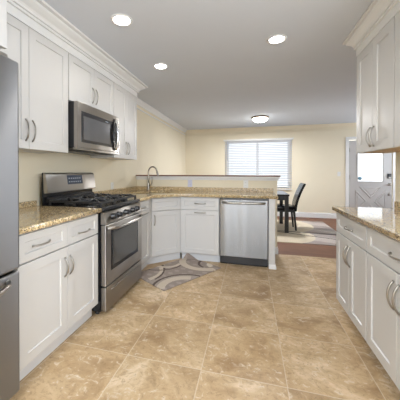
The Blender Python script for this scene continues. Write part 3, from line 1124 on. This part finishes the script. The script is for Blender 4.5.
# ------------------------------------------------------------------ dining table and chair
RT = 0.0085
tb = thing('dining_table', (-0.1, 5.98, RT), 'dark espresso dining table behind the peninsula', 'table')
tx0, tx1, ty0, ty1 = -0.85, 0.742, 5.46, 6.48
MB().box(tx0, tx1, ty0, ty1, 0.735, 0.768, 0.004).build('tabletop', 'table_gloss', tb)
mb = MB()
for (a_, b_, c_, d_2) in ((tx0 + 0.08, tx1 - 0.08, ty0 + 0.03, ty0 + 0.055), (tx0 + 0.08, tx1 - 0.08, ty1 - 0.055, ty1 - 0.03), (tx0 + 0.03, tx0 + 0.055, ty0 + 0.08, ty1 - 0.08), (tx1 - 0.055, tx1 - 0.03, ty0 + 0.08, ty1 - 0.08)):
    mb.box(a_, b_, c_, d_2, 0.65, 0.734)
mb.build('apron', 'espresso', tb)
for x in (tx0 + 0.012, tx1 - 0.082):
    for y in (ty0 + 0.012, ty1 - 0.082):
        MB().box(x, x + 0.07, y, y + 0.07, RT, 0.734, 0.003).build('leg', 'espresso', tb)

ch = thing('dining_chair', (0.68, 5.94, RT), 'black leather high-backed dining chair at the right end of the table', 'chair')
cy0, cy1 = 5.725, 6.135


def taper(T, b0, b1, s0, s1, z0, z1):
    m = MB()
    bm = m.bm
    lo = [bm.verts.new((b0[0] + dx * s0, b0[1] + dy * s0, z0)) for dx, dy in ((-1, -1), (1, -1), (1, 1), (-1, 1))]
    hi = [bm.verts.new((b1[0] + dx * s1, b1[1] + dy * s1, z1)) for dx, dy in ((-1, -1), (1, -1), (1, 1), (-1, 1))]
    fs = [bm.faces.new(lo[::-1]), bm.faces.new(hi)]
    for i in range(4):
        fs.append(bm.faces.new((lo[i], lo[(i + 1) % 4], hi[(i + 1) % 4], hi[i])))
    bmesh.ops.recalc_face_normals(bm, faces=fs)
    return m


for y in (cy0 + 0.022, cy1 - 0.022):
    taper(None, (0.905, y), (0.865, y), 0.015, 0.021, RT, 0.43).build('leg', 'espresso', ch)
    taper(None, (0.47, y), (0.47, y), 0.015, 0.02, RT, 0.43).build('leg', 'espresso', ch)
MB().box(0.445, 0.885, cy0, cy1, 0.385, 0.429, 0.004).build('seat_frame', 'espresso', ch)
MB().box(0.435, 0.86, cy0 - 0.004, cy1 + 0.004, 0.43, 0.505, 0.022, 4).build('seat', 'leather', ch, smooth=True)
prof = []
for i in range(15):
    t = i / 14
    z = 0.40 + t * 0.565
    x = 0.890 + 0.175 * t ** 1.4 - 0.012 * math.sin(PI * t)
    prof.append((x, z))
fr_ = [(x - 0.022, z) for x, z in prof]
bk2 = [(x + 0.028, z) for x, z in prof]
mb = MB().prism(fr_ + [(prof[-1][0] + 0.003, 0.977)] + bk2[::-1], TB, cy0, cy1, 0.008, 2)
mb.build('backrest', 'leather', ch, smooth=False)

# ------------------------------------------------------------------ far window with blind
wd = thing('window_1', (0.19, YF + 0.06, WZ0), 'two-pane dining room window behind the white blind', 'window', kind='structure')
mb = MB()
fw = 0.05
TWn = lambda u, z, n: (u, YF + n, z)
for (a_, b_, c_, d_2) in ((WX0, WX1, WZ0, WZ0 + fw), (WX0, WX1, WZ1 - fw, WZ1), (WX0, WX0 + fw, WZ0 + fw, WZ1 - fw), (WX1 - fw, WX1, WZ0 + fw, WZ1 - fw), ((WX0 + WX1) / 2 - 0.035, (WX0 + WX1) / 2 + 0.035, WZ0 + fw, WZ1 - fw)):
    mb.tbox(TWn, a_, b_, c_, d_2, 0.03, 0.09)
mb.build('window_frame', 'trim', wd)
for (a_, b_) in ((WX0 + fw, (WX0 + WX1) / 2 - 0.035), ((WX0 + WX1) / 2 + 0.035, WX1 - fw)):
    MB().tbox(TWn, a_, b_, WZ0 + fw, WZ1 - fw, 0.058, 0.062).build('pane', 'glass', wd)

bx0, bx1, bz0, bz1 = -0.70, 1.075, 0.725, 2.075
bl = thing('window_blind', (0.19, YF - 0.03, bz1), 'white horizontal slat blind over the dining window', 'blind')
MB().box(bx0 - 0.02, bx1 + 0.02, YF - 0.058, YF - 0.004, bz1, bz1 + 0.048, 0.004).build('headrail', 'plastic', bl)
for x in (bx0 - 0.037, bx1 + 0.021):
    MB().box(x, x + 0.016, YF - 0.062, YF - 0.002, bz1 + 0.0, bz1 + 0.056, 0.003).build('bracket', 'plastic', bl)
mb = MB()
ns = 28
pitch = (bz1 - bz0 - 0.03) / ns
for i in range(ns):
    z = bz1 - 0.012 - i * pitch
    tl = math.radians(-38)
    hw = 0.0245
    bm = mb.bm
    for s_ in range(1):
        c_, si = math.cos(tl) * hw, math.sin(tl) * hw
        prs = [(-c_, -si), (0.0, 0.004), (c_, si), (c_ + 0.0012, si - 0.0018), (0.0012, 0.0018), (-c_ + 0.0012, -si - 0.0018)]
        mb.prism([(YF - 0.033 + a_, z + b_) for a_, b_ in prs], lambda a_, b_, cc: (cc, a_, b_), bx0, bx1)
mb.build('slats', 'blind', bl)
MB().box(bx0, bx1, YF - 0.052, YF - 0.014, bz0, bz0 + 0.022, 0.003).build('bottom_rail', 'plastic', bl)
for x in (bx0 + 0.2, (bx0 + bx1) / 2, bx1 - 0.2):
    MB().box(x - 0.002, x + 0.002, YF - 0.062, YF - 0.060, bz0 + 0.02, bz1).build('ladder_cord', 'plastic', bl)
MB().tube([(bx0 + 0.08, YF - 0.066, bz1 + 0.01), (bx0 + 0.08, YF - 0.068, bz1 - 0.55)], 0.005, 8).build('wand', 'lit_mark', bl)

# frames of unseen windows added around the fill lamps
mb = MB()
for (a_, b_, c_, d_2) in ((-1.25, 1.05, 0.25, 0.31), (-1.25, 1.05, 2.19, 2.25), (-1.25, -1.19, 0.31, 2.19), (0.99, 1.05, 0.31, 2.19), (-0.14, -0.06, 0.31, 2.19)):
    mb.box(a_, b_, YB - 0.09, YB - 0.03, c_, d_2)
struct(mb, 'added_window_2', 'trim', 'white frame of the opening added behind the viewer for fill light', 'window')
mb = MB()
for (a_, b_, c_, d_2) in ((5.3, 7.3, 0.8, 0.85), (5.3, 7.3, 2.05, 2.1), (5.3, 5.35, 0.85, 2.05), (7.25, 7.3, 0.85, 2.05), (6.27, 6.33, 0.85, 2.05)):
    mb.box(XE + 0.02, XE + 0.055, a_, b_, c_, d_2)
struct(mb, 'added_window_3', 'trim', 'white frame of an unseen living room window added for fill light', 'window')  # unseen window added with the living room fill

mb = MB()
for (a_, b_, c_, d_2) in ((-0.55, 0.95, 1.0, 1.04), (-0.55, 0.95, 2.01, 2.05), (-0.55, -0.51, 1.04, 2.01), (0.91, 0.95, 1.04, 2.01)):
    mb.box(XR + 0.0, XR + 0.05, a_, b_, c_, d_2)
struct(mb, 'added_window_4', 'trim', 'white frame of an unseen window added over the right counter for fill light', 'window')  # unseen window added with the side fill

# ------------------------------------------------------------------ entry door
dr = thing('door_1', ((DX0 + DX1) / 2, YF + 0.03, 0), 'grey-white entry door with a square window and crossbuck panel', 'door', kind='structure')
TE = lambda u, z, n: (u, YF + 0.045 - n, z)
gx0, gx1, gz0, gz1 = 2.632, 3.178, 0.972, 1.80
mb = MB()
for (a_, b_, c_, d_2) in ((DX0, gx0, 0.008, DZ), (gx1, DX1, 0.008, DZ), (gx0, gx1, 0.008, gz0), (gx0, gx1, gz1, DZ)):
    mb.tbox(TE, a_, b_, c_, d_2, 0, 0.042)
mb.build('slab', 'door', dr)
mb = MB()
m_ = 0.022
for (a_, b_, c_, d_2) in ((gx0 - m_, gx1 + m_, gz0 - m_, gz0), (gx0 - m_, gx1 + m_, gz1, gz1 + m_), (gx0 - m_, gx0, gz0, gz1), (gx1, gx1 + m_, gz0, gz1)):
    mb.tbox(TE, a_, b_, c_, d_2, 0.0422, 0.052, 0.003)
mb.build('window_moulding', 'door', dr)
MB().tbox(TE, gx0, gx1, gz0, gz1, 0.018, 0.023).build('pane', 'glass', dr)
MB().lathe([(0, 0), (0.046, 0), (0.046, 0.002), (0, 0.002)], TE(2.683, 1.045, 0.0245), 24, (0, -1, 0)).build('sticker', 'sticker', dr)
# crossbuck: four raised triangles
px0, px1, pz0, pz1 = 2.585, 3.235, 0.10, 0.83
cxp, czp = (px0 + px1) / 2, (pz0 + pz1) / 2
g_ = 0.075


def tri(pts_):
    cx_ = sum(p[0] for p in pts_) / 3
    cz_ = sum(p[1] for p in pts_) / 3
    m = MB()
    bm = m.bm
    R = []
    for f_, n_ in ((1.0, 0.0421), (0.93, 0.056), (0.80, 0.056), (0.70, 0.044), (0.62, 0.044), (0.50, 0.052)):
        R.append([bm.verts.new(TE(cx_ + (p[0] - cx_) * f_, cz_ + (p[1] - cz_) * f_, n_)) for p in pts_])
    fs = []
    for a_, b_ in zip(R, R[1:]):
        for i in range(3):
            fs.append(bm.faces.new((a_[i], a_[(i + 1) % 3], b_[(i + 1) % 3], b_[i])))
    fs.append(bm.faces.new(R[-1]))
    bmesh.ops.recalc_face_normals(bm, faces=fs)
    return m


hx, hz = (px1 - px0) / 2, (pz1 - pz0) / 2
for pts_ in ([(px0 + g_, pz1), (px1 - g_, pz1), (cxp, czp + g_)], [(px0 + g_, pz0), (px1 - g_, pz0), (cxp, czp - g_)],
             [(px0, pz0 + g_), (px0, pz1 - g_), (cxp - g_, czp)], [(px1, pz0 + g_), (px1, pz1 - g_), (cxp + g_, czp)]):
    tri(pts_).build('raised_panel', 'door', dr)
ky = 3.305
kp = MB().tbox(TE, ky - 0.035, ky + 0.042, 1.05, 1.165, 0.0422, 0.066, 0.006).build('keypad_lock', 'lock_black', dr)
MB().tbox(TE, ky - 0.022, ky + 0.03, 1.055, 1.085, 0.0662, 0.070, 0.002).build('cover', 'nickel', kp)
MB().lathe([(0, 0), (0.033, 0), (0.033, 0.006), (0.014, 0.012), (0.013, 0.03), (0.028, 0.04), (0.032, 0.055), (0.026, 0.066), (0, 0.07)], TE(ky, 0.90, 0.0422), 20, (0, -1, 0)).build('door_knob', 'nickel', dr)
kn = MB().lathe([(0, 0), (0.03, 0), (0.03, 0.005), (0.024, 0.014), (0, 0.016)], TE(ky, 0.645, 0.0422), 20, (0, -1, 0)).build('lower_latch', 'nickel', dr)
MB().tbox(TE, ky - 0.008, ky + 0.008, 0.64, 0.705, 0.052, 0.064, 0.003).build('latch_lever', 'nickel', kn)
for z in (0.28, 1.02, 1.72):
    MB().lathe([(0, 0), (0.009, 0), (0.009, 0.10), (0, 0.10)], (DX0 + 0.001, YF - 0.012, z), 10).build('hinge', 'nickel', dr)
mb = MB()
cw = 0.075
for (a_, b_, c_, d_2) in ((DX0 - 0.015 - cw, DX0 - 0.012, 0.0, DZ + 0.012), (DX1 + 0.012, DX1 + 0.015 + cw, 0.0, DZ + 0.012), (DX0 - 0.015 - cw, DX1 + 0.015 + cw, DZ + 0.012, DZ + 0.015 + cw)):
    mb.box(a_, b_, YF - 0.018, YF - 0.0005, c_, d_2, 0.004)
struct(mb, 'trim_6', 'trim', 'white casing around the entry door', 'door casing')
# ground outside
struct(MB().box(-12, 16, YF + 0.2, YF + 22, -0.5, -0.3), 'ground', 'lawn', 'pale ground outside the window', 'ground')

# ------------------------------------------------------------------ outlets and switches
def outlet(T, label, mat='plastic', horizontal=False, name='wall_outlet', kind='outlet', group=None):
    o0 = T(0, 0, 0)
    r = thing(name, o0, label, kind, group)
    hw_, hh_ = (0.058, 0.036) if horizontal else (0.036, 0.058)
    MB().tbox(T, -hw_, hw_, -hh_, hh_, 0.0005, 0.006, 0.002).build('cover_plate', mat, r)
    if kind == 'outlet':
        for s in (-1, 1):
            u, v = (s * 0.022, 0) if horizontal else (0, s * 0.022)
            f_ = MB().tbox(T, u - 0.014, u + 0.014, v - 0.014, v + 0.014, 0.0062, 0.008, 0.003).build('receptacle', mat, r)
            mb = MB()
            mb.tbox(T, u - 0.007, u - 0.005, v - 0.004, v + 0.006, 0.0081, 0.0084).tbox(T, u + 0.005, u + 0.007, v - 0.004, v + 0.006, 0.0081, 0.0084)
            mb.build('slots', 'slot', f_)
    else:
        MB().tbox(T, -0.015, 0.015, -0.03, 0.03, 0.0062, 0.009, 0.002).build('rocker', mat, r)
    return r


outlet(lambda u, w_, n: (-0.935 + u, 4.07 - n, 1.030 + w_), 'white outlet on the low wall above the pull-out cabinet', 'plastic_blue')
outlet(lambda u, w_, n: (-0.066 + u, 4.07 - n, 1.030 + w_), 'white outlet on the low wall above the dishwasher')
outlet(lambda u, w_, n: (XL + n, 3.25 + u, 1.01 + w_), 'white outlet on the left wall between range and faucet')
outlet(lambda u, w_, n: (2.205 + u, YF - n, 1.155 + w_), 'white light switch on the far wall left of the entry door', 'plastic', False, 'light_switch', 'switch')
outlet(lambda u, w_, n: (XR - n, 2.47 + u, 1.20 + w_), 'white switch plate on the right kitchen wall under the wall cabinet', 'plastic', False, 'light_switch', 'switch')

# ------------------------------------------------------------------ ceiling lights
def can(x, y, label, tilt=False, r=0.088):
    c = thing('recessed_light', (x, y, H), label, 'ceiling light', 'recessed ceiling lights')
    MB().lathe([(r - 0.022, 0.0), (r, 0.0), (r, -0.003), (r - 0.006, -0.008), (r - 0.018, -0.009), (r - 0.022, -0.005), (r - 0.022, 0.0)], (x, y, H - 0.0005), 36).build('trim_ring', 'trim', c)
    MB().lathe([(0, -0.003), (r - 0.0235, -0.003), (r - 0.0235, -0.0005), (0, -0.0005)], (x, y, H), 32).build('lens', 'can_lens', c)
    if tilt:
        MB().lathe([(0.048, -0.004), (0.053, -0.010), (0.058, -0.004)], (x + 0.006, y - 0.004, H), 32).build('eyeball_ring', 'trim', c)
    l = area('can_lamp', (x, y, H - 0.012), (0, 0, 0), 0.11, 0.11, CAN_POWER, (1, 0.95, 0.88), 'DISK', math.radians(150))
    l.parent = c
    l.location = (0, 0, -0.012)
    return c


can(-1.005, 1.905, 'recessed ceiling light nearest the left cabinets, at the top of the picture')
can(0.235, 2.56, 'recessed ceiling light right of the kitchen middle, alone over the aisle')
can(-1.006, 2.855, 'recessed ceiling light beyond the microwave, the farthest and smallest of three')
fl = thing('ceiling_lamp', (0.21, 6.12, H), 'flush bronze ceiling lamp with a white glass dome in the dining room', 'ceiling light')
MB().lathe([(0, 0), (0.172, 0), (0.186, -0.012), (0.182, -0.03), (0.168, -0.036), (0, -0.036)], (0.21, 6.12, H - 0.0005), 40).build('base', 'bronze', fl)
MB().lathe([(0.165, -0.037)] + [(0.165 * math.cos(a_), -0.037 - 0.085 * math.sin(a_)) for a_ in [i / 10 * PI / 2 * 0.985 for i in range(1, 11)]] + [(0, -0.122)], (0.21, 6.12, H), 40).build('dome', 'dome', fl)
MB().lathe([(0, 0.012), (0.012, 0.008), (0.010, -0.004), (0.004, -0.012), (0, -0.013)], (0.21, 6.12, H - 0.128), 14).build('finial', 'bronze', fl)
l = area('dome_lamp', (0, 0, 0), (0, 0, 0), 0.3, 0.3, DOME_POWER, (0.94, 0.96, 1.0), 'DISK')
l.parent = fl
l.location = (0, 0, -0.15)
